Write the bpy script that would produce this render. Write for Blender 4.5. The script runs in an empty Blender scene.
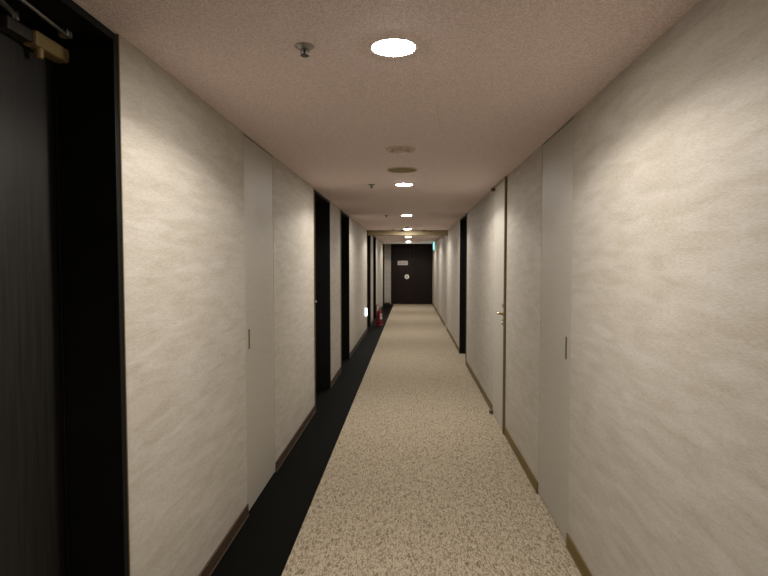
import bpy, bmesh, math, random
from mathutils import Vector, Matrix
random.seed(4)
S = bpy.context.scene
C = S.collection

# ------------------------------------------------------------------ camera
F_PX = 545.0
cam_d = bpy.data.cameras.new('camera'); cam = bpy.data.objects.new('camera', cam_d); C.objects.link(cam)
cam_d.sensor_width = 36.0; cam_d.lens = F_PX / 768.0 * 36.0; cam_d.clip_start = 0.02; cam_d.clip_end = 100
cam.location = (0, 0, 1.6)
cam.rotation_euler = (math.pi / 2 - 0.0434, 0, 0.0481)
S.camera = cam

# ------------------------------------------------------------------ world, exposure, light levels
w = bpy.data.worlds.new('world'); S.world = w; w.use_nodes = True
w.node_tree.nodes['Background'].inputs[0].default_value = (0.02, 0.018, 0.015, 1)
w.node_tree.nodes['Background'].inputs[1].default_value = 1.0
S.view_settings.view_transform = 'Standard'; S.view_settings.look = 'None'
S.view_settings.exposure = 0.0; S.view_settings.gamma = 1.0; S.view_settings.use_curve_mapping = False
LAMP_W = 62.0            # each downlight
LAMP_COL = (1.0, 0.955, 0.885)
CONE = math.radians(157); BLEND = 0.22
LENS_EMIT = 330.0
YS = [2.09 + 3.54 * k for k in range(6)]

# ------------------------------------------------------------------ dimensions (metres)
XL, XR, HC = -1.033, 0.895, 2.416
XB = -0.659              # edge between dark border carpet and patterned carpet
Y0, Y1 = -3.2, 21.75
WT = 0.26

# ------------------------------------------------------------------ helpers
def mat(name, col=(.5, .5, .5), rough=.6, metal=0., emit=None, es=0., spec=None):
    m = bpy.data.materials.new(name); m.use_nodes = True
    b = m.node_tree.nodes['Principled BSDF']
    b.inputs['Base Color'].default_value = (*col, 1); b.inputs['Roughness'].default_value = rough
    b.inputs['Metallic'].default_value = metal
    if spec is not None: b.inputs['Specular IOR Level'].default_value = spec
    if emit: b.inputs['Emission Color'].default_value = (*emit, 1); b.inputs['Emission Strength'].default_value = es
    return m

def noise_mat(name, c1, c2, scale=(1, 1, 1), rot=(0, 0, 0), nscale=5., detail=4., lo=.3, hi=.7, rough=.7,
              fine=None, bump=0., bump_scale=200., bump_dist=.002, spec=.3, distort=0.):
    m = mat(name, c1, rough, spec=spec); nt = m.node_tree; N = nt.nodes; L = nt.links
    b = N['Principled BSDF']
    tc = N.new('ShaderNodeTexCoord'); mp = N.new('ShaderNodeMapping')
    mp.inputs['Scale'].default_value = scale; mp.inputs['Rotation'].default_value = rot
    L.new(tc.outputs['Object'], mp.inputs['Vector'])
    n = N.new('ShaderNodeTexNoise'); n.inputs['Scale'].default_value = nscale; n.inputs['Detail'].default_value = detail
    n.inputs['Distortion'].default_value = distort
    L.new(mp.outputs[0], n.inputs['Vector'])
    r = N.new('ShaderNodeValToRGB'); r.color_ramp.elements[0].position = lo; r.color_ramp.elements[1].position = hi
    r.color_ramp.elements[0].color = (*c1, 1); r.color_ramp.elements[1].color = (*c2, 1)
    L.new(n.outputs['Fac'], r.inputs[0]); out = r.outputs[0]
    if fine:                                  # fine = (scale vector, noise scale, dark colour factor, lo, hi)
        mp2 = N.new('ShaderNodeMapping'); mp2.inputs['Scale'].default_value = fine[0]
        L.new(tc.outputs['Object'], mp2.inputs['Vector'])
        n2 = N.new('ShaderNodeTexNoise'); n2.inputs['Scale'].default_value = fine[1]; n2.inputs['Detail'].default_value = 3
        L.new(mp2.outputs[0], n2.inputs['Vector'])
        r2 = N.new('ShaderNodeValToRGB'); r2.color_ramp.elements[0].position = fine[3]; r2.color_ramp.elements[1].position = fine[4]
        r2.color_ramp.elements[0].color = (*fine[2], 1); r2.color_ramp.elements[1].color = (1, 1, 1, 1)
        L.new(n2.outputs['Fac'], r2.inputs[0])
        mx = N.new('ShaderNodeMix'); mx.data_type = 'RGBA'; mx.blend_type = 'MULTIPLY'; mx.inputs[0].default_value = 1
        L.new(out, mx.inputs[6]); L.new(r2.outputs[0], mx.inputs[7]); out = mx.outputs[2]
    L.new(out, b.inputs['Base Color'])
    if bump:
        nb = N.new('ShaderNodeTexNoise'); nb.inputs['Scale'].default_value = bump_scale; nb.inputs['Detail'].default_value = 2
        L.new(tc.outputs['Object'], nb.inputs['Vector'])
        bp = N.new('ShaderNodeBump'); bp.inputs['Strength'].default_value = bump; bp.inputs['Distance'].default_value = bump_dist
        L.new(nb.outputs['Fac'], bp.inputs['Height']); L.new(bp.outputs[0], b.inputs['Normal'])
    return m

def obj(name, bm, m, parent=None, smooth=False, bevel=0., loc=None):
    bmesh.ops.recalc_face_normals(bm, faces=bm.faces[:])
    me = bpy.data.meshes.new(name); bm.to_mesh(me); bm.free()
    if smooth:
        for p in me.polygons: p.use_smooth = True
        me.set_sharp_from_angle(angle=math.radians(35))
    o = bpy.data.objects.new(name, me); C.objects.link(o); me.materials.append(m)
    if loc: o.location = loc
    if parent: o.parent = parent
    if bevel:
        b = o.modifiers.new('bevel', 'BEVEL'); b.width = bevel; b.segments = 2; b.limit_method = 'ANGLE'
    return o

def box(bm, x0, x1, y0, y1, z0, z1):
    vs = [bm.verts.new((x, y, z)) for x in (x0, x1) for y in (y0, y1) for z in (z0, z1)]
    for f in ((0, 1, 3, 2), (4, 6, 7, 5), (0, 4, 5, 1), (2, 3, 7, 6), (0, 2, 6, 4), (1, 5, 7, 3)):
        bm.faces.new([vs[i] for i in f])
    return vs

def lathe(bm, prof, seg=32, M=None):
    """prof: list of (r, z); r = 0 closes the end."""
    rings = []
    for r, z in prof:
        if r <= 1e-6: rings.append([bm.verts.new((0, 0, z))])
        else: rings.append([bm.verts.new((r * math.cos(2 * math.pi * k / seg), r * math.sin(2 * math.pi * k / seg), z)) for k in range(seg)])
    for a, b in zip(rings, rings[1:]):
        for k in range(seg):
            k2 = (k + 1) % seg
            if len(a) == 1 and len(b) == 1: continue
            if len(a) == 1: bm.faces.new((a[0], b[k], b[k2]))
            elif len(b) == 1: bm.faces.new((a[k], a[k2], b[0]))
            else: bm.faces.new((a[k], a[k2], b[k2], b[k]))
    if M is not None: bmesh.ops.transform(bm, matrix=M, verts=[v for r in rings for v in r])

def tube(bm, pts, r, seg=10):
    pts = [Vector(p) for p in pts]; rings = []
    up = Vector((0, 0, 1))
    for i, p in enumerate(pts):
        t = (pts[min(i + 1, len(pts) - 1)] - pts[max(i - 1, 0)]).normalized()
        a = t.cross(up if abs(t.z) < .9 else Vector((1, 0, 0))).normalized(); b = t.cross(a)
        rr = r[i] if isinstance(r, (list, tuple)) else r
        rings.append([bm.verts.new(p + a * rr * math.cos(2 * math.pi * k / seg) + b * rr * math.sin(2 * math.pi * k / seg)) for k in range(seg)])
    for a, b in zip(rings, rings[1:]):
        for k in range(seg): bm.faces.new((a[k], a[(k + 1) % seg], b[(k + 1) % seg], b[k]))
    bm.faces.new(rings[0]); bm.faces.new(rings[-1])

def B(): return bmesh.new()
def tag(o, label=None, cat=None, group=None, kind=None):
    if label: o['label'] = label
    if cat: o['category'] = cat
    if group: o['group'] = group
    if kind: o['kind'] = kind
    return o
def empty(name, loc, rz=0.):
    o = bpy.data.objects.new(name, None); C.objects.link(o); o.location = loc; o.rotation_euler = (0, 0, rz)
    o.empty_display_size = .1; return o
def copy_tree(o, parent=None):
    c = o.copy(); C.objects.link(c)
    if parent: c.parent = parent
    for ch in [x for x in o.children]: copy_tree(ch, c)
    return c

# ------------------------------------------------------------------ materials
def wallpaper(name, c1, c2):
    m = noise_mat(name, c1, c2, scale=(1, 1.5, 9), rot=(math.radians(5), 0, 0), nscale=2.6, detail=10, lo=.30, hi=.70,
                  rough=.62, fine=((1, 4, 34), 9, (.88, .865, .83), .38, .58), bump=.3, bump_scale=170, bump_dist=.0015, distort=.5)
    return m
M_wall = wallpaper('cream_streaked_wallpaper', (.40, .364, .308), (.49, .458, .418))
M_ceil = noise_mat('textured_ceiling_coat', (.68, .56, .545), (.93, .795, .775), nscale=150, detail=3, lo=.35, hi=.62, rough=.85,
                   bump=.8, bump_scale=170, bump_dist=.005)
M_carpet = noise_mat('beige_patterned_carpet', (.19, .152, .104), (.46, .395, .30), scale=(1.0, .33, 1), nscale=80, detail=3.5, lo=.34, hi=.56,
                     rough=.95, fine=((1, .6, 1), 120, (.72, .70, .66), .40, .56), bump=.6, bump_scale=260, bump_dist=.004, spec=.1, distort=1.2)
M_border = noise_mat('black_border_carpet', (.0014, .0016, .001), (.003, .0033, .002), nscale=220, detail=2, rough=.75, bump=.5, bump_scale=350, bump_dist=.002, spec=.04)
M_white = noise_mat('off_white_door_laminate', (.37, .345, .295), (.395, .370, .322), scale=(1, 1, 8), nscale=6, rough=.5, spec=.4)
M_white2 = noise_mat('white_door_paint', (.42, .395, .345), (.445, .42, .365), scale=(1, 1, 8), nscale=6, rough=.45, spec=.45)
M_gap = mat('dark_gap_backing', (.03, .025, .018), .9)
M_black = noise_mat('black_frame_paint', (.0035, .0035, .003), (.005, .005, .0045), nscale=8, rough=.6, spec=.12)
M_edge = mat('brown_frame_edge', (.095, .07, .035), .5)
M_dwood = noise_mat('dark_stained_veneer', (.006, .0052, .004), (.014, .012, .0095), scale=(1, 18, .5), nscale=5, detail=5, rough=.5, spec=.3)
M_ewood = noise_mat('dark_brown_door_veneer', (.009, .0042, .003), (.015, .0075, .0055), scale=(14, 1, .5), nscale=4, detail=5, rough=.55, spec=.18)
M_baseL = noise_mat('brown_vinyl_skirting', (.050, .030, .018), (.068, .042, .026), scale=(1, 1, 6), nscale=5, rough=.5)
M_baseR = noise_mat('ochre_brown_vinyl_skirting', (.115, .075, .016), (.14, .095, .024), scale=(1, 1, 6), nscale=5, rough=.5)
M_brass = mat('brass', (.42, .30, .14), .32, .9)
M_closer = noise_mat('tan_closer_paint', (.20, .145, .060), (.24, .175, .075), nscale=12, rough=.4)
M_steel = mat('grey_steel', (.30, .29, .27), .35, .85)
M_dsteel = mat('dark_steel', (.06, .055, .05), .4, .7)
M_satin = mat('satin_nickel', (.55, .54, .50), .5, .3)
M_chrome = mat('chrome', (.6, .6, .58), .15, 1)
M_plast = mat('cream_plastic', (.50, .44, .36), .45)
M_plast2 = mat('dim_cream_plastic', (.60, .50, .42), .5)
M_olive = noise_mat('olive_speaker_grille', (.21, .18, .075), (.26, .225, .10), nscale=160, detail=1, rough=.6)
M_red = mat('red_enamel', (.15, .004, .011), .35)
M_rubber = mat('black_rubber', (.012, .012, .012), .6)
M_label = mat('white_label', (.62, .58, .55), .5)
M_trim = mat('white_lamp_trim', (.75, .72, .68), .4)
M_lens = mat('glowing_lens', (.9, .9, .9), .5, emit=(1, .93, .84), es=LENS_EMIT)
M_foot = mat('cold_white_lens', (.9, .9, .9), .4, emit=(.80, .92, 1.0), es=2.6)
M_exit = mat('backlit_green_sign', (.1, .5, .45), .4, emit=(.20, .62, .62), es=1.6)
M_exitw = mat('backlit_white_sign', (.7, .9, .9), .4, emit=(.45, .95, .92), es=1.3)

# ------------------------------------------------------------------ door and opening positions
REC_L = [(0.85, 1.895), (5.82, 6.93), (8.05, 9.12), (12.98, 14.05), (15.15, 16.25), (20.55, 21.55)]   # recessed black doors, left
FL_L = [(3.36, 4.085)]                                                                                  # flush doors, left
REC_R = [(8.68, 9.80)]
FL_R = [(3.07, 3.79), (5.125, 5.87), (13.32, 14.10)]
HR = 2.401    # top of recessed openings
HF = 2.412    # top of flush doors

def wall(name, x_in, sgn, openings):
    bm = B(); a, b = sorted((x_in, x_in + sgn * WT))
    ops = sorted(openings); y = Y0
    for (o0, o1, top) in ops:
        box(bm, a, b, y, o0, 0, HC); box(bm, a, b, o0, o1, top, HC); y = o1
    box(bm, a, b, y, Y1, 0, HC)
    o = obj(name, bm, M_wall); return tag(o, kind='structure')
wall('wall_left', XL, -1, [(a, b, HR) for a, b in REC_L] + [(a, b, HF) for a, b in FL_L])
wall('wall_right', XR, 1, [(a, b, HR) for a, b in REC_R] + [(a, b, HF) for a, b in FL_R])

bm = B(); box(bm, XB, XR + WT, Y0, Y1 + .3, -.1, 0); tag(obj('floor', bm, M_carpet), kind='structure')
bm = B(); box(bm, XL - WT, XB, Y0, Y1 + .3, -.1, 0); tag(obj('floor_border', bm, M_border), kind='structure')
bm = B(); box(bm, XL - WT, XR + WT, Y0, Y1 + .3, HC, HC + .1); tag(obj('ceiling', bm, M_ceil), kind='structure')
bm = B(); box(bm, XL - WT, XR + WT, Y0 - .1, Y0, 0, HC); tag(obj('wall_back', bm, M_wall), kind='structure')
EX0, EX1, ETOP = -.765, .880, 2.408
bm = B(); box(bm, XL - WT, EX0, Y1, Y1 + .3, 0, HC); box(bm, EX1, XR + WT, Y1, Y1 + .3, 0, HC); box(bm, EX0, EX1, Y1, Y1 + .3, ETOP, HC)
box(bm, EX0, EX1, Y1 + .2, Y1 + .3, 0, ETOP)
tag(obj('wall_far', bm, M_wall), kind='structure')

def baseboard(name, x, sgn, openings, m):
    bm = B(); y = Y0
    for o0, o1 in sorted(openings) + [(Y1, Y1)]:
        a, b = sorted((x, x + sgn * .009))
        if o0 - y > .02:
            box(bm, a, b, y, o0, 0, .080)
            box(bm, a if sgn > 0 else a - .003, b if sgn < 0 else b + .003, y, o0, 0, .010)
        y = o1
    return tag(obj(name, bm, m, bevel=.0015), kind='structure')
baseboard('baseboard_left', XL, 1, REC_L + FL_L, M_baseL)
baseboard('baseboard_right', XR, -1, REC_R + FL_R, M_baseR)
bm = B(); box(bm, XL + .012, EX0 - .03, Y1 - .01, Y1, 0, .080); tag(obj('baseboard_far', bm, M_baseL), kind='structure')

# ------------------------------------------------------------------ recessed black doors
nd = [0]
def next_door(loc):
    nd[0] += 1; o = empty('door_%d' % nd[0], loc); return tag(o, kind='structure')

def lever(parent, x, y, z, sgn, dy, m, name='door_handle'):
    """lever handle on a face at x, pointing into the corridor (sgn) and along dy"""
    bm = B(); R = Matrix.Rotation(math.pi / 2, 4, 'Y')
    lathe(bm, [(0, -.004), (.024, -.004), (.026, .003), (.024, .007), (.012, .009), (.010, .045), (0, .045)], 20,
          Matrix.Translation((x, y, z)) @ (R if sgn > 0 else R.inverted()))
    tube(bm, [(x + sgn * .042, y - dy * .008, z), (x + sgn * .047, y + dy * .03, z), (x + sgn * .052, y + dy * .08, z - .002), (x + sgn * .046, y + dy * .118, z - .004)],
         [.0095, .009, .008, .007], 12)
    return obj(name, bm, m, parent, True)

def black_door(y0, y1, x_in, s, hinge_far=True, closer=False):
    """opening y0..y1 in the wall at x_in; s = direction away from the corridor"""
    root = next_door((x_in, (y0 + y1) / 2, 0)); ox, oy = x_in, (y0 + y1) / 2
    def X(v): return x_in + s * v - ox
    def bx(bm, a, b, c, d, e, f):
        p, q = sorted((X(a), X(b))); box(bm, p, q, c - oy, d - oy, e, f)
    fw = .028
    bm = B()
    bx(bm, -.010, WT - .002, y0 + .001, y0 + fw, 0, HR - .001); bx(bm, -.010, WT - .002, y1 - fw, y1 - .001, 0, HR - .001)
    bx(bm, -.010, WT - .002, y0 + fw, y1 - fw, HR - fw, HR - .001)
    bx(bm, .19, .20, y0 + fw, y0 + fw + .012, 0, HR - fw); bx(bm, .19, .20, y1 - fw - .012, y1 - fw, 0, HR - fw)   # door stops
    obj('door_frame', bm, M_black, root, bevel=.003)
    bm = B()                                               # slim brown casing edge around the opening
    for (a, b) in ((y0 - .006, y0 + .001), (y1 - .001, y1 + .006)): bx(bm, -.012, -.0005, a, b, 0, HR + .004)
    e = obj('casing_edge', bm, M_edge, root); e['label'] = 'thin brown casing edge'
    bm = B(); bx(bm, .203, .243, y0 + fw + .003, y1 - fw - .003, .008, HR - fw - .004)
    for k in range(1, 5):                                  # shallow raised vertical boards of the leaf
        w_ = (y1 - y0 - 2 * fw) / 5; yy = y0 + fw + k * w_
        bx(bm, .2010, .2035, yy - w_ + .008, yy - .004, .03, HR - fw - .03)
    leaf = obj('door_leaf', bm, M_dwood, root, bevel=.001)
    hy, dy = (y0 + .09, 1) if hinge_far else (y1 - .075, -1)
    h = lever(root, X(.2), hy - oy, 1.13, -s, dy, M_satin); h['label'] = 'satin metal lever handle'
    if closer:
        c = B(); 
        z0, z1 = 2.296, 2.344; a, b = .150, .2005
        p, q = sorted((X(a), X(b))); box(c, p, q, 1.702 - oy, 1.925 - oy, z0, z1)
        body = obj('door_closer', c, M_closer, root, bevel=.008); body['label'] = 'tan door closer body'
        c = B(); p, q = sorted((X(.158), X(.2005))); box(c, p, q, 1.59 - oy, 1.701 - oy, z0 + .004, z1 - .004)
        obj('end_cap', c, M_dsteel, body, bevel=.006)
        c = B(); lathe(c, [(0, -.030), (.010, -.030), (.013, -.024), (.013, 0), (0, 0)], 16, Matrix.Translation((X(.168), 1.74 - oy, z0)))
        obj('valve_knob', c, M_closer, body, True)
        c = B(); lathe(c, [(0, .024), (.014, .024), (.014, -.001), (0, -.001)], 16, Matrix.Translation((X(.175), 1.64 - oy, z1)))
        tube(c, [(X(.175), 1.64 - oy, z1 + .018), (X(.14), 1.50 - oy, z1 + .020), (X(.10), 1.36 - oy, z1 + .022)], .009, 8)
        tube(c, [(X(.10), 1.36 - oy, z1 + .022), (X(.085), 1.55 - oy, z1 + .017), (X(.11), 1.79 - oy, z1 + .018)], .006, 8)
        obj('closer_arm', c, M_steel, body, True)
        c = B(); p, q = sorted((X(.095), X(.13))); box(c, p, q, 1.775 - oy, 1.805 - oy, z1 + .008, HR - fw + .002)
        obj('arm_bracket', c, M_steel, body, bevel=.004)
    return root
for i, (a, b) in enumerate(REC_L): black_door(a, b, XL, -1, hinge_far=(i % 2 == 0 and i != 1), closer=(i == 0))
for a, b in REC_R: black_door(a, b, XR, 1)

# ------------------------------------------------------------------ flush pale doors
def flush_door(y0, y1, x_in, s, m, pull_y=None, handle=False):
    oy = (y0 + y1) / 2; root = next_door((x_in, oy, 0))
    def bx(bm, a, b, c, d, e, f):
        p, q = sorted((s * a, s * b)); box(bm, p, q, c - oy, d - oy, e, f)
    bm = B(); bx(bm, .040, .060, y0 + .0005, y1 - .0005, 0, HF - .0005)
    bx(bm, .012, .040, y0 + .0005, y0 + .003, 0, HF - .0005); bx(bm, .012, .040, y1 - .003, y1 - .0005, 0, HF - .0005)
    g = obj('door_frame', bm, M_gap, root); g['label'] = 'dark rebate around the leaf'
    bm = B(); front = -.006 if handle else .001
    bx(bm, front, .036, y0 + (.034 if handle else .007), y1 - .007, .011, HF - .008)
    leaf = obj('door_leaf', bm, m, root, bevel=.0015)
    if handle:
        bm = B(); bx(bm, -.021, .036, y0 + .001, y0 + .030, 0, HF - .001)
        j = obj('jamb_strip', bm, mat('ochre_jamb_strip', (.15, .115, .045), .5), root); j['label'] = 'ochre jamb strip'
        for zz in (.022, HF - .026):
            bm = B(); bx(bm, -.045, .002, y1 - .060, y1 - .012, zz - .016, zz + .016)
            obj('pivot_hinge', bm, M_edge, root, bevel=.004)
        lever(root, -s * .006, y0 + .095 - oy, 1.13, -s, 1, M_brass)['label'] = 'brass lever handle'
        bm = B(); bx(bm, -.016, -.005, y0 + .075, y0 + .125, 1.19, 1.225)
        obj('lock_plate', bm, M_brass, root, bevel=.003)['label'] = 'square brass lock plate'
        bm = B(); lathe(bm, [(0, .018), (.014, .018), (.018, .012), (.018, 0), (0, 0)], 18,
                        Matrix.Translation((-s * .006, y0 + .095 - oy, 1.04)) @ Matrix.Rotation(-s * math.pi / 2, 4, 'Y'))
        obj('thumb_turn', bm, M_steel, root, True)
    else:
        bm = B()
        bx(bm, -.0015, .002, pull_y - .011, pull_y - .008, 1.055, 1.185); bx(bm, -.0015, .002, pull_y + .008, pull_y + .011, 1.055, 1.185)
        bx(bm, -.0015, .002, pull_y - .008, pull_y + .008, 1.055, 1.060); bx(bm, -.0015, .002, pull_y - .008, pull_y + .008, 1.180, 1.185)
        bx(bm, -.0003, .002, pull_y - .008, pull_y + .008, 1.060, 1.180)
        obj('recessed_pull', bm, M_edge, root)['label'] = 'slim brown recessed pull'
    return root
flush_door(3.36, 4.085, XL, -1, M_white, pull_y=3.44)
flush_door(3.07, 3.79, XR, 1, M_white, pull_y=3.16)
flush_door(5.125, 5.87, XR, 1, M_white2, handle=True)
flush_door(13.32, 14.10, XR, 1, M_white, pull_y=13.42)

# ------------------------------------------------------------------ far double door
root = next_door((0, Y1, 0))
bm = B(); f0, f1 = EX0 + .001, EX1 - .001
box(bm, f0, f0 + .03, -.015, .18, 0, ETOP - .001); box(bm, f1 - .03, f1, -.015, .18, 0, ETOP - .001); box(bm, f0 + .03, f1 - .03, -.015, .18, ETOP - .031, ETOP - .001)
obj('door_frame', bm, M_black, root, bevel=.003)
midx = .15
for k, (a, b) in enumerate(((f0 + .033, midx - .003), (midx + .003, f1 - .033))):
    bm = B(); box(bm, a, b, .03, .075, .012, ETOP - .035)
    box(bm, a + .09, b - .09, .0285, .031, 1.25, 2.24); box(bm, a + .09, b - .09, .0285, .031, .14, 1.08)
    leaf = obj('door_leaf', bm, M_ewood, root, bevel=.0015)
bm = B(); box(bm, f0 + .03, f1 - .03, -.03, .06, 0, .010); obj('threshold', bm, M_brass, root, bevel=.002)
M_beam = mat('pale_beam_paint', (.62, .60, .55), .35)
bm = B(); box(bm, XL + .001, XR - .001, 20.35, 20.47, HC - .045, HC); tag(obj('trim_1', bm, M_beam, bevel=.003), kind='structure')
bm = B(); box(bm, XL + .001, XR - .001, 13.12, 13.30, HC - .115, HC); tag(obj('trim_2', bm, mat('olive_beige_beam_paint', (.24, .19, .105), .6), bevel=.003), kind='structure')

t = tag(empty('name_plate', (-.300, Y1 + .0275, 1.655)), 'pale oblong plate high on the left leaf of the dark double door', 'sign')
bm = B(); box(bm, -.20, .20, -.008, 0, -.085, .085); obj('plate', bm, mat('pinkish_grey_plate', (.52, .44, .41), .5), t, bevel=.003)
bm = B(); x = -.155
for wd in (.03, .022, .035, .018, .03, .026, .034, .02):
    box(bm, x, x + wd, -.0095, -.0079, -.022, .020); x += wd + .012
obj('lettering', bm, mat('faded_grey_print', (.30, .24, .225), .6), t)
t = tag(empty('round_sign', (-.135, Y1 + .0275, 1.105)), 'small round pale sign at mid height on the dark double door', 'sign')
R = Matrix.Rotation(math.pi / 2, 4, 'X')
bm = B(); lathe(bm, [(0, 0), (.088, 0), (.092, .004), (.088, .008), (0, .008)], 32, R); obj('disc', bm, mat('pale_disc', (.88, .84, .78), .5), t, True)
bm = B(); lathe(bm, [(.030, .0078), (.030, .010), (.050, .010), (.050, .0078)], 24, R); obj('ring_mark', bm, mat('grey_mark', (.20, .18, .16), .6), t)

# ------------------------------------------------------------------ recessed downlights
def make_downlight():
    r = empty('recessed_downlight', (0, 0, HC))
    bm = B(); lathe(bm, [(.081, 0), (.081, -.002), (.084, -.003), (.089, -.003), (.093, -.0015), (.094, 0)], 48)
    obj('trim_ring', bm, M_trim, r, True)
    bm = B(); lathe(bm, [(.0805, -.0005), (.0805, -.002), (.072, -.0040), (.05, -.0055), (.025, -.0065), (0, -.007)], 48); obj('lens', bm, M_lens, r, True)
    L = bpy.data.lights.new('downlight_lamp', 'SPOT'); L.energy = LAMP_W; L.color = LAMP_COL
    L.spot_size = CONE; L.spot_blend = BLEND; L.shadow_soft_size = .035
    lo = bpy.data.objects.new('downlight_lamp', L); C.objects.link(lo); lo.parent = r; lo.location = (0, 0, -.016)
    return r
dl = make_downlight()
DL_LABEL = ['nearest and largest bright round downlight, overhead beside a sprinkler',
            'second bright round downlight from the camera, just past the olive grille',
            'third round downlight from the camera, level with the single black doorway on the right wall',
            'fourth round downlight from the camera, just past the smoke detector',
            'fifth round downlight from the camera, last but one before the double door',
            'farthest small round downlight, directly before the dark double door']
XM = -.064
for i, y in enumerate(YS + [YS[0] - 3.54]):
    d = dl if i == 0 else copy_tree(dl)
    d.location = (XM, y, HC)
    tag(d, DL_LABEL[i] if i < 6 else 'round downlight overhead behind the camera, outside the picture', 'ceiling light', 'round downlights along the ceiling')

# ------------------------------------------------------------------ sprinklers
def make_sprinkler():
    r = empty('sprinkler_head', (0, 0, HC))
    bm = B(); lathe(bm, [(.0355, 0), (.036, -.003), (.030, -.006), (.024, -.014), (.017, -.018), (0, -.018)], 28); obj('escutcheon', bm, M_steel, r, True)
    bm = B()
    for s in (-1, 1): tube(bm, [(s * .012, 0, -.014), (s * .016, 0, -.028), (s * .006, 0, -.040), (0, 0, -.043)], .0028, 8)
    obj('frame_arms', bm, M_chrome, r, True)
    bm = B(); lathe(bm, [(0, -.014), (.006, -.016), (.005, -.040), (0, -.042)], 12); obj('heat_bulb', bm, M_dsteel, r, True)
    bm = B(); lathe(bm, [(0, -.041), (.004, -.041), (.017, -.043), (.017, -.045), (0, -.045)], 20); obj('deflector', bm, M_dsteel, r, True)
    return r
sp = make_sprinkler()
for i, (x, y, lab) in enumerate([(-.396, 2.06, 'nearest steel sprinkler head on the ceiling, left of the largest downlight'),
                    (-.396, 5.60, 'second small sprinkler head from the camera, left of the second downlight'),
                    (-.400, 9.09, 'third small sprinkler head from the camera, left of the third downlight'),
                    (-.405, 12.80, 'farthest tiny sprinkler head, left of the fourth downlight')]):
    o = sp if i == 0 else copy_tree(sp); o.location = (x, y, HC); o.scale = (1, 1, .8); tag(o, lab, 'sprinkler', 'sprinkler heads left of the downlights')

# ceiling cover with vents, speaker grille, detectors
r = tag(empty('smoke_detector', (-.07, 3.91, HC)), 'round pale cover on the ceiling with dark openings, in front of the olive grille', 'smoke detector')
bm = B(); lathe(bm, [(.106, 0), (.107, -.006), (.100, -.011), (.088, -.012), (.082, -.009), (0, -.009)], 40); obj('base_ring', bm, M_plast2, r, True)
bm = B(); lathe(bm, [(.056, -.008), (.052, -.022), (.040, -.028), (0, -.030)], 32); obj('dome', bm, M_plast2, r, True)
for k in range(6):
    a = k * math.pi / 3 + .5; bm = B(); box(bm, .058, .076, -.011, .011, -.0105, -.0085)
    bmesh.ops.rotate(bm, verts=bm.verts[:], cent=(0, 0, 0), matrix=Matrix.Rotation(a, 3, 'Z')); obj('vent_slot', bm, mat('brown_slot_shade', (.25, .19, .14), .6), r)
r = tag(empty('ceiling_speaker', (-.072, 4.75, HC)), 'round olive-brown grille on the ceiling just before the second downlight', 'speaker')
bm = B(); lathe(bm, [(.122, 0), (.124, -.006), (.132, -.008), (.137, -.004), (.137, 0)], 44); obj('rim', bm, M_plast2, r, True)
bm = B(); lathe(bm, [(.122, -.002), (.10, -.004), (0, -.006)], 44); obj('grille', bm, M_olive, r, True)

r = tag(empty('smoke_detector', (-.073, 12.10, HC)), 'tiny dark round detector on the ceiling just before the fourth downlight', 'smoke detector')
bm = B(); lathe(bm, [(.05, 0), (.05, -.010), (.045, -.014), (0, -.014)], 24); obj('base_ring', bm, M_edge, r, True)
bm = B(); lathe(bm, [(.035, -.013), (.030, -.034), (0, -.040)], 24); obj('dome', bm, M_edge, r, True)
det = None
for x, lab in ((-.167, 'tiny dark ceiling detector left of centre, just past the fourth downlight'),
               (.334, 'tiny dark ceiling detector right of centre, just past the fourth downlight')):
    if det is None:
        det = empty('heat_detector', (x, 13.02, HC))
        bm = B(); lathe(bm, [(.055, 0), (.055, -.012), (.048, -.018), (0, -.018)], 24); obj('base_ring', bm, M_edge, det, True)
        bm = B(); lathe(bm, [(.022, -.017), (.020, -.034), (0, -.037)], 20); obj('sensor', bm, M_dsteel, det, True); o = det
    else: o = copy_tree(det); o.location = (x * .98, 13.02, HC)
    tag(o, lab, 'detector', 'detectors past the fourth downlight')

# ------------------------------------------------------------------ fire extinguisher on its stand
fx = tag(empty('fire_extinguisher', (-.80, 14.20, 0)), 'red fire extinguisher standing on the dark border carpet by the left wall', 'fire extinguisher')
bm = B(); lathe(bm, [(0, .028), (.060, .028), (.068, .036), (.070, .06), (.070, .33), (.062, .372), (.040, .398), (.024, .408), (.022, .425), (0, .425)], 32)
obj('cylinder', bm, M_red, fx, True)
bm = B(); lathe(bm, [(0, .425), (.020, .425), (.020, .455), (.012, .46), (0, .46)], 18); obj('valve', bm, M_brass, fx, True)
bm = B(); tube(bm, [(0, .015, .455), (.01, -.03, .475), (.015, -.095, .468)], .008, 8); tube(bm, [(0, .01, .465), (.01, -.03, .505), (.02, -.10, .515)], .008, 8)
obj('squeeze_handle', bm, M_rubber, fx, True)
bm = B(); tube(bm, [(.015, 0, .44), (.055, -.005, .455), (.085, -.01, .42), (.092, -.015, .33), (.088, -.02, .20), (.086, -.025, .13)], .010, 10)
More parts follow.
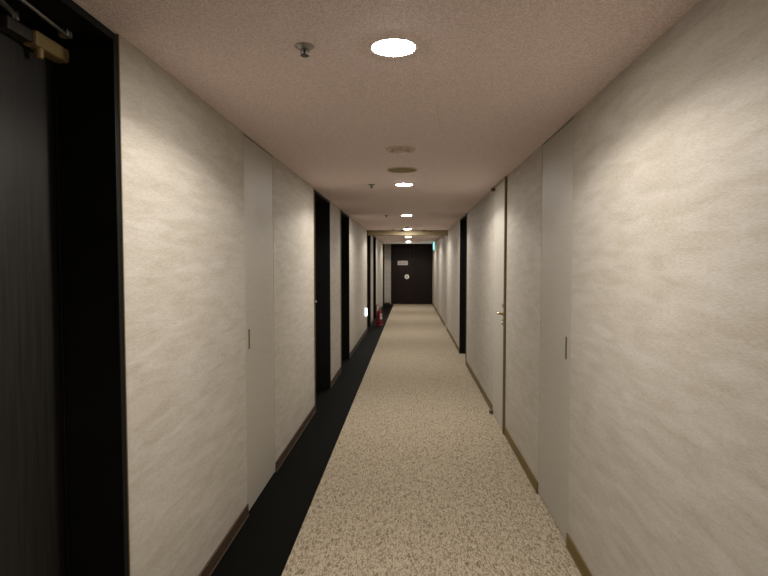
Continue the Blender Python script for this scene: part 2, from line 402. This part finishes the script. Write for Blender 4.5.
tube(bm, [(.086, -.025, .14), (.086, -.026, .07)], [.011, .017], 12); obj('hose', bm, M_rubber, fx, True)
bm = B()
n = 14; top = []; bot = []
for k in range(n + 1):
    a = math.radians(-75 + 60 * k / n); top.append(bm.verts.new((.0712 * math.cos(a), .0712 * math.sin(a), .31))); bot.append(bm.verts.new((.0712 * math.cos(a), .0712 * math.sin(a), .17)))
for k in range(n): bm.faces.new((top[k], top[k + 1], bot[k + 1], bot[k]))
obj('label', bm, M_label, fx, True)
st = tag(empty('extinguisher_stand', (-.80, 14.20, 0)), 'red metal floor stand holding the fire extinguisher', 'stand')
bm = B(); lathe(bm, [(0, 0), (.094, 0), (.096, .006), (.090, .020), (.074, .026), (0, .026)], 32); obj('base', bm, M_red, st, True)
bm = B(); tube(bm, [(-.083, .02, .01), (-.085, .02, .30), (-.083, .02, .53), (-.06, .02, .555), (-.03, .02, .53)], .012, 8); obj('upright', bm, M_red, st, True)
bm = B(); lathe(bm, [(.0725, .25), (.079, .25), (.079, .268), (.0725, .268), (.0725, .25)], 32); obj('retaining_hoop', bm, M_red, st, True)

# ------------------------------------------------------------------ foot light on the left wall
t = tag(empty('wall_foot_light', (XL, 12.27, .52)), 'small glowing cold white lamp low on the left wall before a black doorway', 'wall light')
bm = B(); box(bm, 0, .014, -.075, .075, -.115, .115); obj('back_plate', bm, M_plast, t, bevel=.003)
bm = B(); box(bm, .014, .060, -.060, .060, -.090, .090); obj('lens', bm, M_foot, t, bevel=.010)

# ------------------------------------------------------------------ exit sign at the far right
t = tag(empty('exit_sign', (XR, 20.05, 2.262)), 'glowing blue-green emergency sign high on the right wall at the far end', 'sign')
bm = B(); box(bm, -.014, 0, -.20, .20, -.145, .145); obj('housing', bm, M_plast, t, bevel=.003)
bm = B(); box(bm, -.055, -.014, -.19, .19, -.138, .138); obj('sign_face', bm, M_exit, t, bevel=.004)
bm = B(); box(bm, -.0565, -.0545, -.17, -.06, -.10, .10); box(bm, -.0565, -.0545, .02, .17, -.05, .05); obj('pictogram', bm, M_exitw, t)
